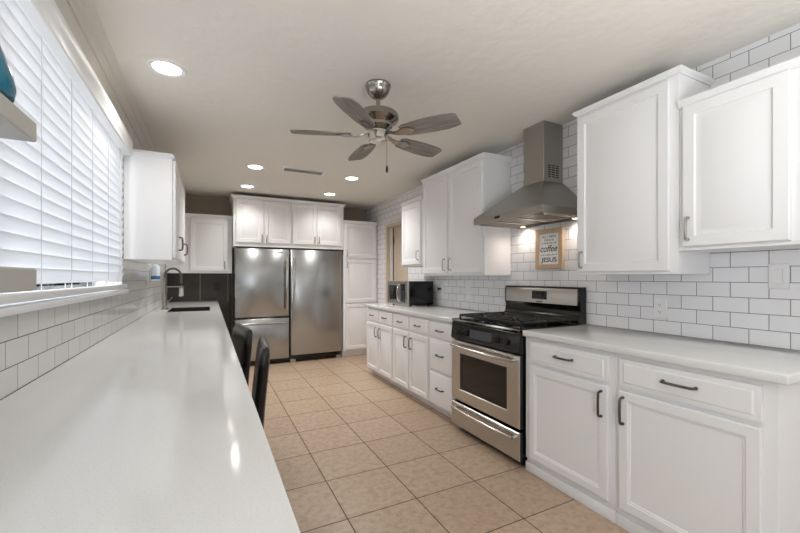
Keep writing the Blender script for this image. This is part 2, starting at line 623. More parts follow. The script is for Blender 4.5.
# countertops on the right
def counter(label, x0, x1, y0, y1, z0=0.876, z1=0.915):
    bm = B(); box(bm, x0, x1, y0, y1, z0, z1, 0.008, 3)
    return tag(obj('countertop', bm, M['quartz']), label, 'countertop')
counter('white quartz countertop right of the range, over the two near base cabinets', 1.815, XR - 0.002, 0.573, 1.843)
counter('white quartz countertop left of the range with the microwave on its far end', 1.815, XR - 0.002, 2.636, 4.622)

# wall cabinets on the right
cabinet('wall_cabinet', 'tall white single-door wall cabinet just right of the range hood', (UX, 1.700, 0), R90, 0.605, UD, 1.275, 2.337,
        doors=[(0.016, 0.566, 1.292, 2.288, 0.052, 1.37, 0.10)], crown_h=0.028, crown_out=0.02, group=WALL_G, handle=M['satin'])
cabinet('wall_cabinet', 'shorter white wall cabinet at right edge, mounted higher than its tall neighbour', (UX, 1.093, 0), R90, 0.80, UD, 1.392, 2.155,
        doors=[(0.022, 0.420, 1.412, 2.118, 0.05, 1.50, 0.11), (0.465, 0.78, 1.412, 2.118, 0.75, 1.50, 0.11)], crown_h=0.035, crown_out=0.022, cl=False, group=WALL_G, handle=M['satin'], lightrail=0.015)
cabinet('wall_cabinet', 'tall white two-door wall cabinet just left of the range hood', (UX, 3.690, 0), R90, 1.055, UD, 1.275, 2.348,
        doors=[(0.016, 0.500, 1.30, 2.300, 0.455, 1.385, 0.11), (0.520, 1.035, 1.30, 2.300, 0.566, 1.385, 0.11)], crown_h=0.04, crown_out=0.022, group=WALL_G, handle=M['satin'])
cabinet('wall_cabinet', 'small white single-door wall cabinet between doorway and tall two-door cabinet', (UX, 4.215, 0), R90, 0.500, UD, 1.388, 2.175,
        doors=[(0.02, 0.478, 1.408, 2.130, 0.436, 1.51, 0.10)], crown_h=0.03, crown_out=0.02, cr=False, group=WALL_G, handle=M['satin'])

# left wall cabinet and back corner cabinet
cabinet('wall_cabinet', 'white wall cabinet beside the window blind on the left wall', (-0.232, 3.13, 0), PI / 2, 1.17, 0.284, 1.382, 2.132,
        doors=[(0.012, 0.36, 1.398, 2.088, 0.30, 1.52, 0.10), (0.375, 1.15, 1.398, 2.088, 0.99, 1.52, 0.10)], crown_h=0.035, crown_out=0.005, cr=True, handle=M['pewter'])
cabinet('wall_cabinet', 'white single-door wall cabinet on the back wall above the sink end', (-0.514, 5.89, 0), 0, 0.806, 0.296, 1.315, 2.125,
        doors=[(0.285, 0.752, 1.345, 2.055, 0.742 - 0.03, 1.43, 0.10)], crown_h=0.045, crown_out=0.035, cl=False, handle=M['satin'])

# cabinets over the fridges
OVER_G = 'white two-door cabinets above the refrigerators'
FY = 5.70
OD = YB - FY - 0.004
cabinet('overhead_cabinet', 'white two-door cabinet above the left refrigerator', (0.298, FY, 0), 0, 0.780, OD, 1.690, 2.395,
        doors=[(0.035, 0.398, 1.745, 2.340, 0.370, 1.815, 0.09), (0.406, 0.765, 1.745, 2.340, 0.434, 1.815, 0.09)], crown_h=0.04, crown_out=0.032, cr=False, group=OVER_G, handle=M['satin'])
cabinet('overhead_cabinet', 'white two-door cabinet above the right refrigerator', (1.080, FY, 0), 0, 0.800, OD, 1.690, 2.395,
        doors=[(0.018, 0.373, 1.745, 2.340, 0.345, 1.815, 0.09), (0.381, 0.755, 1.745, 2.340, 0.409, 1.815, 0.09)], crown_h=0.04, crown_out=0.032, cl=False, group=OVER_G, handle=M['satin'])
# tall pantry
cabinet('pantry_cabinet', 'tall white pantry cabinet with stacked doors right of the refrigerators', (1.884, 5.72, 0), 0, 0.574, YB - 5.72 - 0.004, 0, 2.155,
        doors=[(0.025, 0.555, 1.565, 2.105, 0.05, 1.64, 0.10), (0.025, 0.555, 0.855, 1.540, 0.05, 1.46, 0.10), (0.025, 0.555, 0.12, 0.835)],
        toe=0.09, toe_in=0.06, crown_h=0.04, crown_out=0.02, cl=False, cr=False, handle=M['satin'])

# ------------------------------------------------------------------ left counter, its base, sink and faucet
bm = B()
SX0, SX1, SY0, SY1 = -0.37, 0.012, 4.36, 4.95
xs = (XL + 0.002, SX0, SX1, 0.112)
ys = (-0.30, SY0, SY1, YB - 0.014)
for z in (0.876, 0.915):
    for i in range(3):
        for j in range(3):
            if (i, j) != (1, 1):
                bm.faces.new([bm.verts.new(p) for p in ((xs[i], ys[j], z), (xs[i + 1], ys[j], z), (xs[i + 1], ys[j + 1], z), (xs[i], ys[j + 1], z))])
def wallq(a, b):
    bm.faces.new([bm.verts.new(p) for p in ((*a, 0.876), (*b, 0.876), (*b, 0.915), (*a, 0.915))])
for i in range(3):
    wallq((xs[i], ys[0]), (xs[i + 1], ys[0])); wallq((xs[i], ys[3]), (xs[i + 1], ys[3]))
    wallq((xs[0], ys[i]), (xs[0], ys[i + 1])); wallq((xs[3], ys[i]), (xs[3], ys[i + 1]))
for a, b in (((SX0, SY0), (SX1, SY0)), ((SX1, SY0), (SX1, SY1)), ((SX1, SY1), (SX0, SY1)), ((SX0, SY1), (SX0, SY0))):
    wallq(a, b)
bmesh.ops.remove_doubles(bm, verts=bm.verts[:], dist=1e-5)
bmesh.ops.recalc_face_normals(bm, faces=bm.faces[:])
rim = [e for e in bm.edges if len(e.link_faces) == 2 and e.calc_face_angle(0) > 1.0 and all(v.co.x > 0.1 for v in e.verts)]
bmesh.ops.bevel(bm, geom=rim, offset=0.006, segments=2, profile=0.5, affect='EDGES')
tag(obj('countertop', bm, M['quartz']), 'long white quartz countertop under the window holding the sink', 'countertop')

def sink_body(bm):
    W, D = 2.86, 0.565
    box(bm, 0, W, 0, 0.018, 0.09, 0.874)
    box(bm, 0, W, D - 0.012, D, 0.0, 0.874)
    box(bm, 0, 0.018, 0.018, D - 0.012, 0.0, 0.874)
    box(bm, W - 0.018, W, 0.018, D - 0.012, 0.0, 0.874)
    box(bm, 0.018, W - 0.018, 0.018, D - 0.012, 0.09, 0.108)
    box(bm, 0.0, W, 0.06, 0.07, 0.0, 0.09)
cabinet('base_cabinet', 'white base cabinet run under the sink end of the window counter', (0.055, 3.31, 0), PI / 2, 2.86, 0.565, 0, 0.874,
        doors=[(0.03 + 0.7 * k, 0.69 + 0.7 * k, 0.12, 0.85, (0.64 if k % 2 == 0 else 0.08) + 0.7 * k, 0.74, 0.10) for k in range(4)], prof=SMALL, body=sink_body)
cabinet('base_cabinet', 'white base cabinet under the near end of the window counter', (0.055, -0.29, 0), PI / 2, 1.30, 0.565, 0, 0.874,
        doors=[(0.03, 0.63, 0.12, 0.85, 0.58, 0.74, 0.10), (0.66, 1.27, 0.12, 0.85, 0.71, 0.74, 0.10)], toe=0.09, prof=SMALL)

sk = thing('kitchen_sink', 'dark steel undermount sink cut into the window counter below the faucet', 'sink', ((SX0 + SX1) / 2, (SY0 + SY1) / 2, 0.68))
bm = B()
hx, hy = (SX1 - SX0) / 2, (SY1 - SY0) / 2
loops = []
for o_, z in ((-0.001, 0.190), (-0.001, 0.2355), (-0.004, 0.2362), (-0.006, 0.235), (-0.007, 0.02), (-0.03, 0.004), (-0.10, 0.0)):
    loops.append([(-hx - o_, -hy - o_, z), (hx + o_, -hy - o_, z), (hx + o_, hy + o_, z), (-hx - o_, hy + o_, z)])
loft(bm, loops, False, True)
obj('basin', bm, M['sink'], sk)
bm = B(); lathe(bm, [(0.042, 0.001), (0.042, 0.004), (0.03, 0.005), (0.02, 0.003)], 20); obj('drain', bm, M['nickel'], sk)

fc = thing('kitchen_faucet', 'brushed nickel spring pull-down faucet standing behind the sink', 'faucet', (-0.425, 4.76, 0.915))
bm = B(); lathe(bm, [(0.032, 0), (0.032, 0.012), (0.024, 0.02), (0.022, 0.03), (0.022, 0.16), (0.020, 0.18), (0.016, 0.2), (0.012, 0.28), (0.012, 0.335)], 20); obj('column', bm, M['nickel'], fc)
bm = B()
pts = [(0, 0, 0.30)] + [(0.079 - 0.079 * math.cos(a), -0.02 * (1 - math.cos(a)), 0.352 + 0.085 * math.sin(a)) for a in [PI * k / 14 for k in range(15)]] + [(0.160, -0.042, 0.29), (0.160, -0.042, 0.25)]
tube(bm, pts, 0.0085, 10); sp = obj('spout', bm, M['dark_plastic'], fc)
bm = B()
P = [Vector(p) for p in pts]
hel = []
L = [0]
for a, b in zip(P, P[1:]):
    L.append(L[-1] + (b - a).length)
N = 420
for k in range(N):
    s = L[-1] * 0.93 * k / (N - 1)
    i = max(j for j in range(len(L)) if L[j] <= s + 1e-9)
    i = min(i, len(P) - 2)
    f_ = (s - L[i]) / (L[i + 1] - L[i])
    p = P[i].lerp(P[i + 1], f_)
    t_ = (P[i + 1] - P[i]).normalized()
    u_ = Vector((0, 1, 0)); u_ = (u_ - t_ * u_.dot(t_)).normalized(); v_ = t_.cross(u_)
    a = 2 * PI * 42 * k / N
    hel.append(p + 0.0115 * (math.cos(a) * u_ + math.sin(a) * v_))
tube(bm, hel, 0.0018, 4); obj('spring', bm, M['nickel'], sp)
bm = B(); lathe(bm, [(0.012, 0.0), (0.021, -0.03), (0.023, -0.075), (0.026, -0.11), (0.022, -0.115)], 16, (0.160, -0.042, 0.250)); obj('spray_head', bm, M['steel_bright'], fc)
bm = B(); tube(bm, [(0, 0, 0.242), (0.08, -0.021, 0.242), (0.136, -0.036, 0.242)], 0.006, 8); lathe(bm, [(0.027, -0.012), (0.027, 0.012), (0.0245, 0.012), (0.0245, -0.012)], 18, (0.160, -0.042, 0.240), False, False)
obj('holder_arm', bm, M['nickel'], fc)
bm = B(); tube(bm, [(0.018, 0, 0.085), (0.035, -0.004, 0.088)], 0.010, 10); tube(bm, [(0.035, -0.004, 0.088), (0.075, -0.01, 0.125)], [0.008, 0.006], 10); obj('lever', bm, M['nickel'], fc)

# wall soap dispenser behind the faucet
so = thing('soap_dispenser', 'small white dispenser bottle with blue base on the tiled wall under the cabinet', 'dispenser', (-0.473, 4.44, 1.235))
bm = B(); lathe(bm, [(0.036, 0.002), (0.039, 0.01), (0.039, 0.036)], 20); obj('blue_base', bm, M['blue'], so)
bm = B(); lathe(bm, [(0.039, 0.0365), (0.039, 0.12), (0.030, 0.14), (0.014, 0.148), (0.014, 0.165)], 20); obj('bottle', bm, M['sky_blue'], so)
bm = B(); lathe(bm, [(0.012, 0.165), (0.012, 0.175), (0.005, 0.178), (0.005, 0.195)], 12); tube(bm, [(-0.004, 0, 0.197), (0.015, 0, 0.199), (0.038, 0, 0.192)], 0.006, 8); obj('pump', bm, M['plastic'], so)
bm = B(); box(bm, -0.043, -0.036, -0.03, 0.03, 0.0, 0.11, 0.002); box(bm, -0.04, 0.04, -0.042, 0.042, -0.006, 0.0015, 0.002); obj('bracket', bm, M['plastic'], so)

# ------------------------------------------------------------------ refrigerators
fr = thing('refrigerator', 'left stainless refrigerator with a freezer drawer at the bottom', 'refrigerator', (0.315, 5.72, 0), 0)
boxobj('body', M['panel_grey'], fr, 0.0, 0.742, 0.035, 0.47, 0.03, 1.672, bev=0.004)
def steel_door(parent, name, x0, x1, z0, z1, m):
    bm = B()
    prof = [(0, 0.06), (0, 0.018), (0.004, 0.008), (0.016, 0.0)]
    rings_panel(bm, x0, x1, z0, z1, -0.028, prof)
    return obj(name, bm, m, parent, angle=60)
d = steel_door(fr, 'door', 0.004, 0.738, 0.690, 1.668, M['steel_v'])
bm = B()
tube(bm, [(0.700, -0.028, 1.49), (0.700, -0.07, 1.49)], 0.008); tube(bm, [(0.700, -0.028, 0.83), (0.700, -0.07, 0.83)], 0.008)
box(bm, 0.686, 0.714, -0.082, -0.062, 0.78, 1.54, 0.006)
obj('handle', bm, M['steel_bright'], d)
bm = B(); box(bm, 0.560, 0.64, -0.0295, -0.028, 1.612, 1.622); obj('badge', bm, M['pewter'], d)
for z in (0.75, 1.45):
    bm = B(); box(bm, 0.022, 0.034, -0.031, -0.028, z, z + 0.012)
    obj('hinge_cap', bm, M['pewter'], d)
d = steel_door(fr, 'freezer_drawer', 0.004, 0.738, 0.075, 0.672, M['steel_v'])
bm = B()
ts = [(-0.31 + 0.62 * k / 12) for k in range(13)]
tube(bm, [(0.371 + t, -0.05 - 0.03 * (1 - (t / 0.31) ** 2), 0.605) for t in ts], 0.014, 10)
for s in (-0.3, 0.3):
    tube(bm, [(0.371 + s, -0.028, 0.605), (0.371 + s, -0.055, 0.605)], 0.011)
obj('handle', bm, M['steel_bright'], d)
bm = B(); box(bm, 0.01, 0.73, 0.02, 0.05, 0.012, 0.068, 0.003); obj('grille', bm, M['black'], fr)
for x in (0.06, 0.66):
    bm = B(); lathe(bm, [(0.022, 0.0), (0.022, 0.02), (0.012, 0.032)], 12, (x, 0.06, 0)); obj('foot', bm, M['dark_plastic'], fr)

fz = thing('refrigerator', 'right stainless refrigerator with one full-height door and a vertical handle', 'refrigerator', (1.068, 5.72, 0), 0)
boxobj('body', M['panel_grey'], fz, 0.0, 0.79, 0.035, 0.47, 0.03, 1.672, bev=0.004)
d = steel_door(fz, 'door', 0.004, 0.785, 0.105, 1.668, M['steel_v'])
bm = B()
tube(bm, [(0.046, -0.028, 1.52), (0.046, -0.07, 1.52)], 0.008); tube(bm, [(0.046, -0.028, 0.86), (0.046, -0.07, 0.86)], 0.008)
box(bm, 0.032, 0.060, -0.082, -0.062, 0.80, 1.57, 0.006)
obj('handle', bm, M['steel_bright'], d)
bm = B(); box(bm, 0.06, 0.72, 0.01, 0.05, 0.012, 0.095, 0.003)
for k in range(6):
    box(bm, 0.08, 0.70, 0.004, 0.011, 0.022 + k * 0.012, 0.028 + k * 0.012)
obj('grille', bm, M['black'], fz)
for x in (0.05, 0.75):
    bm = B(); box(bm, x - 0.05, x + 0.03, -0.01, 0.06, 0.0, 0.05, 0.006); obj('foot', bm, M['satin'], fz)

# ------------------------------------------------------------------ gas range
rg = thing('gas_range', 'stainless gas range with black cooktop between the two right counters', 'range', (FX, 2.627, 0), R90)
RW = 0.772
boxobj('body', M['black'], rg, 0.002, RW - 0.002, 0.0, 0.600, 0.045, 0.905, bev=0.002)
for x in (0.05, RW - 0.05):
    for y in (0.05, 0.55):
        bm = B(); lathe(bm, [(0.022, 0.0), (0.022, 0.012), (0.014, 0.02), (0.014, 0.045)], 12, (x, y, 0)); obj('foot', bm, M['dark_plastic'], rg)
# cooktop
bm = B()
prof_top = [(-0.040, 0.895), (-0.046, 0.905), (-0.040, 0.916), (-0.02, 0.920), (0.49, 0.920), (0.51, 0.912), (0.51, 0.906), (-0.03, 0.906)]
loft(bm, [[(x, y, z) for y, z in prof_top] for x in (0.0, RW)])
ct = obj('cooktop', bm, M['black'], rg)
for gx in (0.205, 0.557):
    g0 = B()
    r = 0.0092
    zt = 0.946
    x0, x1, y0, y1 = gx - 0.168, gx + 0.168, 0.015, 0.475
    for a, b in (((x0, y0), (x1, y0)), ((x1, y0), (x1, y1)), ((x1, y1), (x0, y1)), ((x0, y1), (x0, y0)), ((x0, 0.245), (x1, 0.245))):
        tube(g0, [(*a, zt), (*b, zt)], r, 8)
    for cy_ in (0.13, 0.36):
        for k in range(8):
            a = 2 * PI * k / 8
            far = 0.115 if k % 2 == 0 else 0.15
            ex, ey = gx + far * 1.3 * math.cos(a), cy_ + far * math.sin(a)
            ex = min(max(ex, x0), x1); ey = min(max(ey, cy_ - 0.115), cy_ + 0.115)
            tube(g0, [(gx + 0.030 * math.cos(a), cy_ + 0.032 * math.sin(a), zt + 0.004), (ex, ey, zt)], r * 0.85, 6)
    for a in ((x0, y0), (x1, y0), (x0, y1), (x1, y1), (x0, 0.245), (x1, 0.245)):
        tube(g0, [(*a, zt), (*a, 0.920)], r, 8)
    obj('grate', g0, M['black_matte'], rg)
for gx in (0.205, 0.557):
    for cy_ in (0.13, 0.36):
        bm = B(); lathe(bm, [(0.055, 0.920), (0.052, 0.926), (0.034, 0.927), (0.034, 0.934), (0.030, 0.938), (0.004, 0.939)], 24, (gx, cy_, 0)); obj('burner', bm, M['black_matte'], rg)
# control panel
bm = B()
prof_cp = [(0.0, 0.752), (-0.040, 0.752), (-0.052, 0.765), (-0.040, 0.880), (-0.030, 0.894), (0.0, 0.894)]
loft(bm, [[(x, y, z) for y, z in prof_cp] for x in (0.001, RW - 0.001)])
cp = obj('control_panel', bm, M['black'], rg)
bm = B()
loft(bm, [[(x, -0.0505, 0.79), (x, -0.0438, 0.855), (x, -0.0418, 0.855), (x, -0.0485, 0.79)] for x in (0.245, 0.50)])
obj('inset', bm, M['panel_grey'], cp)
for x in (0.115, 0.195, 0.555, 0.64):
    bm = B()
    lathe(bm, [(0.026, 0), (0.026, 0.006), (0.021, 0.009), (0.0185, 0.028), (0.015, 0.031)], 20)
    box(bm, -0.0045, 0.0045, -0.02, 0.02, 0.028, 0.036, 0.001)
    obj('knob', bm, M['black_matte'], cp, (x, -0.0470, 0.822), (PI / 2 - 0.103, 0, 0))
# oven door
bm = B()
loops = []
y1 = -0.048
def rect(x0, x1, z0, z1, y):
    return [(x0, y, z0), (x1, y, z0), (x1, y, z1), (x0, y, z1)]
loft(bm, [rect(0.003, RW - 0.003, 0.262, 0.744, y1 + 0.011), rect(0.003, RW - 0.003, 0.262, 0.744, y1 + 0.006), rect(0.009, RW - 0.009, 0.268, 0.738, y1),
          rect(0.105, 0.657, 0.352, 0.648, y1), rect(0.112, 0.650, 0.359, 0.641, y1 + 0.008)], True, False)
od = obj('oven_door', bm, M['steel'], rg)
bm = B(); box(bm, 0.110, 0.652, y1 + 0.008, y1 + 0.014, 0.357, 0.643); ow = obj('oven_window', bm, M['oven_glass'], od)
bm = B()
for x0, x1, z0, z1 in ((0.112, 0.65, 0.615, 0.641), (0.112, 0.65, 0.359, 0.385), (0.112, 0.14, 0.385, 0.615), (0.622, 0.65, 0.385, 0.615)):
    box(bm, x0, x1, y1 + 0.0065, y1 + 0.0085, z0, z1)
obj('window_border', bm, M['black'], od)
def arch_handle(parent, z, bow=0.055, r=0.013):
    bm = B()
    pts = []
    for k in range(17):
        t = -1 + 2 * k / 16
        pts.append((RW / 2 + 0.345 * t, y1 - bow * (0.55 + 0.45 * (1 - t * t)), z))
    tube(bm, pts, r, 12)
    for s in (-1, 1):
        tube(bm, [(RW / 2 + s * 0.335, y1, z), (RW / 2 + s * 0.335, y1 - bow * 0.6, z)], r * 0.9, 10)
    return obj('handle', bm, M['steel_bright'], parent)
arch_handle(od, 0.708)
bm = B()
rings_panel(bm, 0.003, RW - 0.003, 0.052, 0.240, y1, [(0, 0.011), (0, 0.006), (0.006, 0)])
dr = obj('drawer', bm, M['steel'], rg)
bm = B(); box(bm, 0.003, RW - 0.003, y1 + 0.0112, -0.001, 0.052, 0.240); obj('drawer_side', bm, M['black'], dr)
bm = B(); box(bm, 0.003, RW - 0.003, y1 + 0.0112, -0.001, 0.262, 0.744); obj('door_side', bm, M['black'], od)
arch_handle(dr, 0.200, 0.04, 0.011)
# backguard
bm = B()
prof_b = [(0.520, 0.921), (0.515, 0.94), (0.535, 0.965), (0.545, 1.02), (0.535, 1.045), (0.533, 1.16), (0.545, 1.185), (0.60, 1.185), (0.60, 0.921)]
loft(bm, [[(x, y, z) for y, z in prof_b] for x in (0.0, RW)])
bgd = obj('backguard', bm, M['black'], rg)
bm = B()
loft(bm, [[(x, y, z) for y, z in ((0.527, 1.052), (0.529, 1.160), (0.534, 1.171), (0.540, 1.171), (0.5345, 1.052))] for x in (0.018, RW - 0.018)])
sp_ = obj('steel_panel', bm, M['steel'], bgd)
bm = B(); loft(bm, [[(x, y, z) for y, z in ((0.5245, 1.082), (0.5255, 1.148), (0.531, 1.148), (0.531, 1.082))] for x in (0.325, 0.475)])
obj('clock_display', bm, M['oven_glass'], bgd)
bm = B()
for i in range(5):
    for j in range(2):
        box(bm, 0.338 + i * 0.026, 0.352 + i * 0.026, 0.5235, 0.526, 1.090 + j * 0.014, 1.097 + j * 0.014)
obj('clock_button', bm, M['panel_grey'], bgd)
bm = B(); box(bm, 0.37, 0.43, 0.5245, 0.529, 1.060, 1.068); obj('badge', bm, M['pewter'], bgd)

# ------------------------------------------------------------------ range hood
HY0, HY1 = 1.81, 2.53
HW = HY1 - HY0
hd = thing('range_hood', 'stainless chimney range hood over the gas range with warm lights', 'range hood', (1.958, HY1, 1.688), R90)
HD = XR - 1.958 - 0.003
bm = B()
cx0, cx1, cy0 = HW - 0.462, HW - 0.258, HD - 0.205
F0 = [(0, 0), (HW, 0), (HW, HD), (0, HD)]
C0 = [(cx0 - 0.003, cy0 - 0.003), (cx1 + 0.003, cy0 - 0.003), (cx1 + 0.003, HD), (cx0 - 0.003, HD)]
loft(bm, [[(x, y, 0.035) for x, y in [(0.02, 0.02), (HW - 0.02, 0.02), (HW - 0.02, HD - 0.01), (0.02, HD - 0.01)]], [(x, y, 0.0) for x, y in [(0.018, 0.018), (HW - 0.018, 0.018), (HW - 0.018, HD - 0.01), (0.018, HD - 0.01)]],
          [(x, y, 0.0) for x, y in F0], [(x, y, 0.052) for x, y in F0], [(x, y, 0.300) for x, y in C0]])
cn = obj('canopy', bm, M['steel_hood'], hd, angle=20)
for k in range(3):
    bm = B()
    x0 = 0.04 + k * (HW - 0.08) / 3
    x1 = x0 + (HW - 0.08) / 3 - 0.022
    box(bm, x0, x1, 0.06, HD - 0.09, 0.004, 0.011)
    for j in range(11):
        xx = x0 + 0.012 + j * (x1 - x0 - 0.024) / 10
        box(bm, xx - 0.003, xx + 0.003, 0.07, HD - 0.10, 0.001, 0.005)
    obj('filter', bm, M['filter'], hd)
for x in (0.10, HW - 0.10):
    bm = B(); lathe(bm, [(0.030, 0.035), (0.030, 0.0005), (0.024, -0.001), (0.022, 0.0005)], 20, (x, HD - 0.055, 0), True, False); lm = obj('lamp_ring', bm, M['steel_bright'], hd)
    bm = B(); lathe(bm, [(0.022, 0.0008), (0.012, 0.0), (0.002, 0.0)], 20, (x, HD - 0.055, 0)); obj('lamp_lens', bm, M['warm_lamp'], lm)
    l = bpy.data.lights.new('hood_spot', 'SPOT'); l.energy = 2.3; l.color = (1.0, 0.85, 0.73); l.spot_size = 3.0; l.spot_blend = 1.0; l.shadow_soft_size = 0.02
    lo = bpy.data.objects.new('hood_spot', l); COL.objects.link(lo); lo.parent = hd; lo.location = (x, HD - 0.055, -0.012); lo.rotation_euler = (0, 0, 0)
bm = B(); box(bm, 0.255, 0.315, -0.003, 0.0, 0.018, 0.036, 0.001)
for x in (0.02, 0.04 + (HW - 0.08) / 3 - 0.016, 0.04 + 2 * (HW - 0.08) / 3 - 0.016, HW - 0.032):
    b2 = B(); box(b2, x, x + 0.012, 0.05, HD - 0.085, -0.006, 0.012, 0.001); obj('filter_rail', b2, M['steel_bright'], hd)
ctl = obj('control_strip', bm, M['black'], hd)
bm = B(); box(bm, cx0, cx1, cy0, HD, 0.300, ZC - 1.688 - 0.001, 0.002, 1)
ch = obj('chimney', bm, M['steel_hood'], hd)
bm = B()
for i in range(3):
    for j in range(6):
        y = cy0 + 0.045 + i * 0.042
        z = 0.335 + j * 0.017
        box(bm, cx1 - 0.0005, cx1 + 0.0015, y, y + 0.030, z, z + 0.009)
obj('vent_slots', bm, M['slot'], ch)

# ------------------------------------------------------------------ framed print
def text_mesh(txt, size, align='CENTER', shear=0.0, bold=0.0):
    c = bpy.data.curves.new('text', 'FONT')
    c.body = txt
    c.size = size
    c.align_x = align
    c.extrude = 0.0004
    c.shear = shear
    c.offset = bold
    o = bpy.data.objects.new('text', c)
    COL.objects.link(o)
    dg = bpy.context.evaluated_depsgraph_get()
    me = bpy.data.meshes.new_from_object(o.evaluated_get(dg))
    bpy.data.objects.remove(o)
    return me

pf = thing('framed_print', 'small wooden framed print with lettering on the tiles behind the range', 'picture', (XR - 0.003, 2.328, 1.325), R90)
PW, PH = 0.275, 0.325
bm = B()
rect4 = lambda i, y: [(i, y, i), (PW - i, y, i), (PW - i, y, PH - i), (i, y, PH - i)]
loft(bm, [rect4(0, 0), rect4(0, -0.018), rect4(0.003, -0.021), rect4(0.038, -0.021), rect4(0.041, -0.012)], True, True)
obj('frame', bm, M['light_wood'], pf)
bm = B(); box(bm, 0.0405, PW - 0.0405, -0.0138, -0.0125, 0.0405, PH - 0.0405); pp = obj('print', bm, M['paper'], pf)
for txt, sz, z, sh, bo, wmax in (('ALL I NEED', 0.026, 0.252, 0, 0.0002, 0.14), ('TODAY IS', 0.022, 0.226, 0, 0.0002, 0.10), ('a little bit of', 0.022, 0.203, 0.25, 0, 0.15),
                           ('coffee', 0.075, 0.140, 0.3, 0.0008, 0.17), ('and a whole lot of', 0.020, 0.108, 0.2, 0, 0.16), ('JESUS', 0.050, 0.058, 0, 0.0012, 0.155)):
    me = text_mesh(txt, sz, 'CENTER', sh, bo)
    xs_ = [v.co.x for v in me.vertices]
    wd = max(xs_) - min(xs_)
    mid = (max(xs_) + min(xs_)) / 2
    k = wmax / wd
    for v in me.vertices:
        v.co = Vector((PW / 2 + (v.co.x - mid) * k, -0.0141 - v.co.z, z + v.co.y))
    me.materials.clear(); me.materials.append(M['ink'])
    o = bpy.data.objects.new('lettering', me); COL.objects.link(o); o.parent = pp

# ------------------------------------------------------------------ microwave
mw = thing('microwave', 'stainless-fronted black microwave on the far right counter', 'microwave', (2.075, 4.43, 0.916), R90)
MWW, MWD, MWH = 0.545, 0.33, 0.295
boxobj('body', M['black'], mw, 0.0, MWW, 0.0, MWD, 0.014, MWH, bev=0.004)
bm = B(); loft(bm, [rect(0.0, MWW, 0.014, MWH, -0.0005), rect(0.0, MWW, 0.014, MWH, -0.018), rect(0.004, MWW - 0.004, 0.018, MWH - 0.004, -0.022)])
fp = obj('front_panel', bm, M['steel'], mw)
bm = B(); box(bm, 0.03, 0.300, -0.0235, -0.0215, 0.065, 0.245, 0.001); obj('door_window', bm, M['oven_glass'], fp)
bm = B(); box(bm, 0.365, 0.485, -0.0235, -0.0215, 0.045, 0.262, 0.001); kp = obj('keypad', bm, M['black'], fp)
bm = B()
for i in range(3):
    for j in range(5):
        box(bm, 0.378 + i * 0.032, 0.404 + i * 0.032, -0.0245, -0.0234, 0.06 + j * 0.026, 0.078 + j * 0.026)
obj('key_buttons', bm, M['panel_grey'], kp)
bm = B(); tube(bm, [(0.335, -0.022, 0.055), (0.335, -0.045, 0.075), (0.335, -0.055, 0.155), (0.335, -0.045, 0.235), (0.335, -0.022, 0.255)], 0.007, 10); obj('handle', bm, M['steel_bright'], fp)
for x in (0.05, MWW - 0.05):
    for y in (0.04, MWD - 0.04):
        bm = B(); lathe(bm, [(0.014, 0), (0.016, 0.015)], 12, (x, y, 0)); obj('foot', bm, M['dark_plastic'], mw)

# ------------------------------------------------------------------ outlets and switch
def outlet(label, y, z, kind='outlet', pm=None, group=None):
    t = thing('wall_outlet' if kind == 'outlet' else 'light_switch', label, 'outlet' if kind == 'outlet' else 'switch', (XR - 0.0012, y, z), R90, group)
    bm = B(); rings_panel(bm, -0.038, 0.038, -0.062, 0.062, -0.006, [(0, 0.006), (0, 0.003), (0.004, 0)]); obj('cover_plate', bm, pm or M['plastic'], t)
    if kind == 'outlet':
        for s in (-1, 1):
            bm = B(); lathe(bm, [(0.0165, 0), (0.0165, 0.0025), (0.015, 0.003)], 20); r_ = obj('receptacle', bm, pm or M['plastic'], t, (0, -0.006, 0.022 * s), (PI / 2, 0, 0))
            bm = B()
            box(bm, -0.007, -0.005, -0.0045, 0.0055, 0.003, 0.0034); box(bm, 0.005, 0.007, -0.0045, 0.0045, 0.003, 0.0034); box(bm, -0.002, 0.002, -0.011, -0.007, 0.003, 0.0034)
            obj('slots', bm, M['slot'], r_)
    else:
        bm = B(); loft(bm, [rect(-0.0175, 0.0175, -0.034, 0.034, -0.006), rect(-0.0165, 0.0165, -0.033, 0.033, -0.010)]); obj('rocker', bm, M['plastic'], t)
    return t
outlet('white duplex outlet on the tiles above the near right counter', 1.352, 1.070)
outlet('white rocker light switch on the tiles under the right-edge wall cabinet', 0.815, 1.262, 'switch')
t = outlet('white outlet with a black plug beside the microwave', 3.80, 1.10)
bm = B(); box(bm, -0.016, 0.016, -0.045, -0.009, 0.008, 0.036, 0.005); lathe(bm, [(0.006, 0), (0.004, -0.02)], 8, (0, -0.038, 0.010))
tag(obj('power_plug', bm, M['dark_plastic'], None, (XR - 0.0012, 3.80, 1.10), (0, 0, R90)), 'black power plug in the outlet beside the microwave', 'plug')
outlet('white duplex outlet on the tiles just left of the range', 3.27, 1.10)
t = thing('wall_outlet', 'dark outlet on the dark back wall beside the left refrigerator', 'outlet', (0.10, YB - 0.0135, 1.12))
bm = B(); rings_panel(bm, -0.038, 0.038, -0.06, 0.06, -0.006, [(0, 0.006), (0, 0.003), (0.004, 0)]); obj('cover_plate', bm, M['dark_plastic'], t)
for s in (-1, 1):
    bm = B(); lathe(bm, [(0.0165, 0), (0.0165, 0.0025), (0.015, 0.003)], 20); obj('receptacle', bm, M['slot'], t, (0, -0.006, 0.022 * s), (PI / 2, 0, 0))

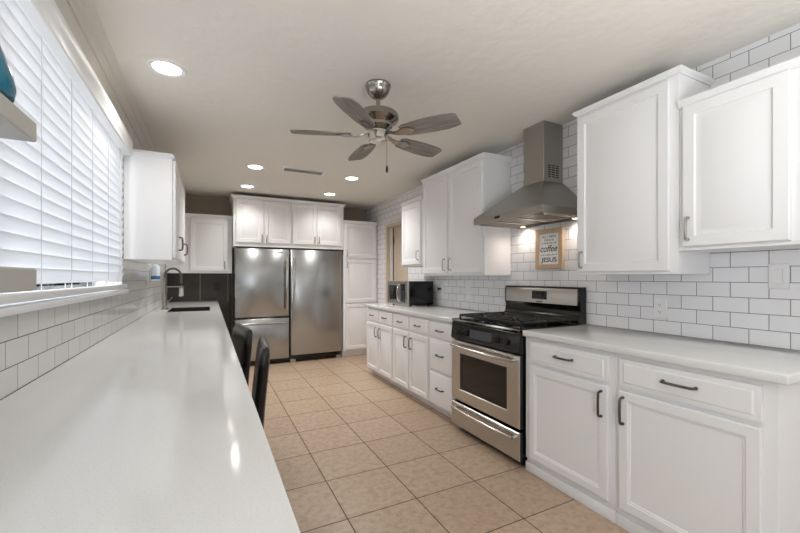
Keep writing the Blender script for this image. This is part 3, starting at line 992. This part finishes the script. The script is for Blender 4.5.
# ------------------------------------------------------------------ ceiling fan
FANX, FANY = 0.934, 2.155
fn = thing('ceiling_fan', 'five-blade ceiling fan with grey wood blades and brushed nickel motor', 'ceiling fan', (FANX, FANY, ZC))
bm = B(); lathe(bm, [(0.078, -0.0005), (0.080, -0.012), (0.074, -0.022), (0.072, -0.032), (0.066, -0.048), (0.048, -0.072), (0.028, -0.084), (0.016, -0.087)], 36); obj('canopy', bm, M['nickel'], fn)
bm = B(); lathe(bm, [(0.013, -0.085), (0.013, -0.138), (0.026, -0.142), (0.034, -0.160), (0.036, -0.172)], 20); obj('downrod', bm, M['nickel'], fn)
bm = B(); lathe(bm, [(0.034, -0.166), (0.080, -0.170), (0.118, -0.178), (0.126, -0.188), (0.128, -0.214), (0.120, -0.224), (0.100, -0.232), (0.088, -0.246), (0.088, -0.262), (0.062, -0.282)], 40); obj('motor_housing', bm, M['nickel'], fn)
bm = B(); lathe(bm, [(0.056, -0.283), (0.062, -0.288), (0.064, -0.300), (0.064, -0.336), (0.056, -0.346), (0.04, -0.349), (0.012, -0.350)], 32); obj('switch_housing', bm, M['steel_bright'], fn)
BZ = -0.313
def blade_mesh():
    bm = B()
    st = [(0.165, 0.040), (0.185, 0.052), (0.25, 0.061), (0.35, 0.068), (0.44, 0.068), (0.475, 0.063), (0.508, 0.055), (0.524, 0.047)]
    loops = [[(x, -h, -0.0035), (x, h, -0.0035), (x, h, 0.0035), (x, -h, 0.0035)] for x, h in st]
    loft(bm, loops)
    bmesh.ops.bevel(bm, geom=[e for e in bm.edges if e.calc_face_angle(0) > 1.0], offset=0.0015, segments=1, affect='EDGES')
    return bm
def bracket_mesh():
    bm = B()
    pts = [(0.058, 0, 0.012), (0.085, 0, 0.007), (0.11, 0, -0.004), (0.14, 0, -0.010), (0.17, 0, -0.008)]
    wd = [0.016, 0.013, 0.012, 0.018, 0.026]
    loops = [[(p[0], -w_, p[2] - 0.004), (p[0], w_, p[2] - 0.004), (p[0], w_, p[2] + 0.004), (p[0], -w_, p[2] + 0.004)] for p, w_ in zip(pts, wd)]
    loops += [[(x, -w_, -0.010), (x, w_, -0.010), (x, w_, -0.0042), (x, -w_, -0.0042)] for x, w_ in ((0.185, 0.034), (0.215, 0.030), (0.24, 0.016), (0.252, 0.006))]
    loft(bm, loops)
    return bm
b0 = obj('blade', blade_mesh(), M['wood_blade'], fn)
k0 = obj('blade_bracket', bracket_mesh(), M['nickel'], b0)
blades = [b0] + [copy_tree(b0, fn) for _ in range(4)]
for k, b_ in enumerate(blades):
    b_.location = (0, 0, BZ)
    b_.rotation_euler = (math.radians(-12), 0, math.radians((-55.5, 14, 86, 160.5, 226.5)[k]))
bm = B(); tube(bm, [(0.045, -0.03, -0.340), (0.046, -0.03, -0.50)], 0.0016, 6); pc = obj('pull_chain', bm, M['nickel'], fn)
bm = B(); lathe(bm, [(0.003, 0.0), (0.007, -0.012), (0.008, -0.03), (0.006, -0.042), (0.003, -0.045)], 12, (0.046, -0.03, -0.498)); obj('pull_knob', bm, M['dark_plastic'], pc)

# ------------------------------------------------------------------ recessed lights and vent
def can(x, y, label, r=0.098, power=50):
    t = thing('recessed_light', label, 'ceiling light', (x, y, ZC), 0, 'recessed ceiling lights')
    bm = B(); lathe(bm, [(r, -0.0005), (r, -0.005), (r - 0.006, -0.009), (r - 0.024, -0.006), (r - 0.028, -0.002)], 40, (0, 0, 0), False, False); obj('trim_ring', bm, M['plastic'], t)
    bm = B(); lathe(bm, [(r - 0.027, -0.0005), (r - 0.027, -0.004), (0.03, -0.0055), (0.002, -0.006)], 40); obj('lens', bm, M['lamp'], t)
    l = bpy.data.lights.new('can_glow', 'SPOT'); l.energy = power; l.color = (1.0, 0.975, 0.945); l.spot_size = 2.5; l.spot_blend = 0.8; l.shadow_soft_size = 0.06
    lo = bpy.data.objects.new('can_glow', l); COL.objects.link(lo); lo.parent = t; lo.location = (0, 0, -0.02)
    return t
can(-0.213, 2.517, 'recessed ceiling light nearest the window blind', power=16)
can(0.445, 4.34, 'recessed ceiling light left of the air vent, front one of its pair')
can(0.445, 5.31, 'recessed ceiling light above the left refrigerator', power=16)
can(1.53, 4.32, 'recessed ceiling light right of the air vent, front one of its pair')
can(1.54, 5.28, 'recessed ceiling light above the right refrigerator', power=16)
can(0.95, 0.2, 'added out-of-view ceiling light above the middle of the near floor', power=3)  # out-of-view can added to light the near room
vt = thing('air_vent', 'white slotted air vent on the ceiling between the recessed lights', 'vent', (0.945, 4.27, ZC))
bm = B()
for a in ((-0.235, 0.235, -0.085, -0.062), (-0.235, 0.235, 0.062, 0.085), (-0.235, -0.212, -0.062, 0.062), (0.212, 0.235, -0.062, 0.062)):
    box(bm, *a, -0.008, -0.0005)
obj('frame', bm, M['plastic'], vt)
bm = B()
for k in range(5):
    y = -0.050 + k * 0.026
    loft(bm, [[(x, y - 0.008, -0.010), (x, y + 0.004, -0.003), (x, y + 0.005, -0.004), (x, y - 0.007, -0.011)] for x in (-0.212, 0.212)])
obj('louvers', bm, M['plastic'], vt)
bm = B(); box(bm, -0.212, 0.212, -0.062, 0.062, -0.0025, -0.0005); obj('duct_opening', bm, M['vent_grey'], vt)

# ------------------------------------------------------------------ window blind
bl = thing('window_blind', 'long white horizontal slat blind covering the left wall window', 'blind', (XL, 0, 1.176))
BY0, BY1 = -0.27, 3.095
bm = B()
pr = [(0.001, 2.075), (0.050, 2.075), (0.056, 2.081), (0.056, 2.120), (0.062, 2.130), (0.062, 2.176), (0.056, 2.187), (0.001, 2.187)]
loft(bm, [[(x, y, z - 1.176) for x, z in pr] for y in (BY0, BY1)])
obj('valance', bm, M['vinyl'], bl)
bm = B()
z = 1.262
tilt = math.radians(-76)
while z < 2.10:
    loops = []
    for y in (BY0 + 0.01, BY1):
        lp = []
        for sgn in (1, -1):
            for k in range(6):
                q = -1 + 2 * k / 5
                q = q * sgn
                a = 0.0275 * q
                hgt = 0.0022 * (1 - q * q) + (0.0014 if sgn > 0 else -0.0014)
                lp.append((0.006 + a * math.cos(tilt) + hgt * math.sin(tilt), y, z - 1.176 - a * math.sin(tilt) + hgt * math.cos(tilt)))
        loops.append(lp)
    loft(bm, loops)
    z += 0.0487
obj('slats', bm, M['slat'], bl)
for k in range(11):
    y = -0.213 + 0.316 * k
    bm = B()
    tube(bm, [(0.0165, y, 0.03), (0.0165, y, 0.93)], 0.0014, 6)
    tube(bm, [(-0.0045, y, 0.03), (-0.0045, y, 0.93)], 0.0012, 6)
    obj('ladder_cord', bm, M['slat'], bl)
bm = B(); box(bm, -0.018, 0.030, BY0 + 0.01, BY1 - 0.002, 0.008, 0.036, 0.003); obj('bottom_rail', bm, M['vinyl'], bl)

# ------------------------------------------------------------------ end shelves and vase at the near left
sh = thing('wall_shelf', 'open end shelf unit with backlit grey in its colour on the left wall in front of the blind', 'shelf', (XL + 0.066, 0.60, 1.23), 0)
SX = -0.328 - (XL + 0.066)
bm = B(); box(bm, 0.0, SX, 0.0, 0.472, 0.315, 0.357, 0.003, 1); obj('shelf_board', bm, M['shelf_backlit'], sh)
bm = B(); box(bm, 0.0, SX, 0.0, 0.472, 0.0, 0.047, 0.003, 1); obj('shelf_board', bm, M['shelf_backlit'], sh)
bm = B(); box(bm, 0.0, SX - 0.002, 0.28, 0.31, 0.048, 0.314); obj('upright', bm, M['shelf_backlit'], sh)
bm = B()
prv = [(0.060, 0.0), (0.070, 0.004), (0.073, 0.02), (0.069, 0.045), (0.058, 0.08), (0.046, 0.115), (0.038, 0.14), (0.042, 0.165), (0.046, 0.17), (0.040, 0.17), (0.032, 0.14), (0.04, 0.11), (0.05, 0.06), (0.045, 0.01)]
lathe(bm, prv, 36)
tag(obj('vase', bm, M['teal'], None, (-0.394, 0.945, 1.588)), 'glossy teal vase standing on the upper end shelf', 'vase')

# ------------------------------------------------------------------ chairs tucked under the counter
def make_chair(label):
    t = thing('dining_chair', label, 'chair', (0, 0, 0), 0, 'black leather chairs tucked under the window counter')
    # faces -X, back on the +X side
    bm = B(); box(bm, -0.43, 0.0, -0.21, 0.21, 0.39, 0.48, 0.02, 3); obj('seat', bm, M['leather'], t)
    bm = B()
    loops = []
    n = 16
    for z, xo, hw, th in ((0.40, 0.0, 0.205, 0.024), (0.50, 0.003, 0.21, 0.026), (0.70, 0.016, 0.213, 0.027), (0.86, 0.032, 0.212, 0.026), (0.92, 0.038, 0.208, 0.024), (0.945, 0.041, 0.198, 0.018), (0.953, 0.042, 0.185, 0.010)):
        lp = []
        for k in range(n * 2):
            a = 2 * PI * k / (n * 2)
            c_, s_ = math.cos(a), math.sin(a)
            e = 0.28
            lp.append((0.03 + xo + th * math.copysign(abs(c_) ** 0.55, c_), hw * math.copysign(abs(s_) ** e, s_), z))
        loops.append(lp)
    loft(bm, loops)
    obj('backrest', bm, M['leather'], t, angle=60)
    for sx, sy in ((-0.40, -0.18), (-0.40, 0.18), (0.03, -0.18), (0.03, 0.18)):
        bm = B()
        e = 0.0 if sx < 0 else 0.015
        loft(bm, [[(sx + e + a * r_, sy + b * r_, z) for a, b in ((-1, -1), (1, -1), (1, 1), (-1, 1))] for z, r_, e in ((0.0, 0.014, e), (0.392, 0.021, 0.0))])
        obj('leg', bm, M['dark_wood'], t)
    return t
c1 = make_chair('black leather chair tucked under the window counter, nearer one')
c1.location = (0.166, 1.93, 0)
c1.rotation_euler = (0, 0, math.radians(-5))
c2 = copy_tree(c1)
c2['label'] = 'black leather chair tucked under the window counter, farther one'
c2.location = (0.120, 2.56, 0)
c2.rotation_euler = (0, 0, math.radians(7))
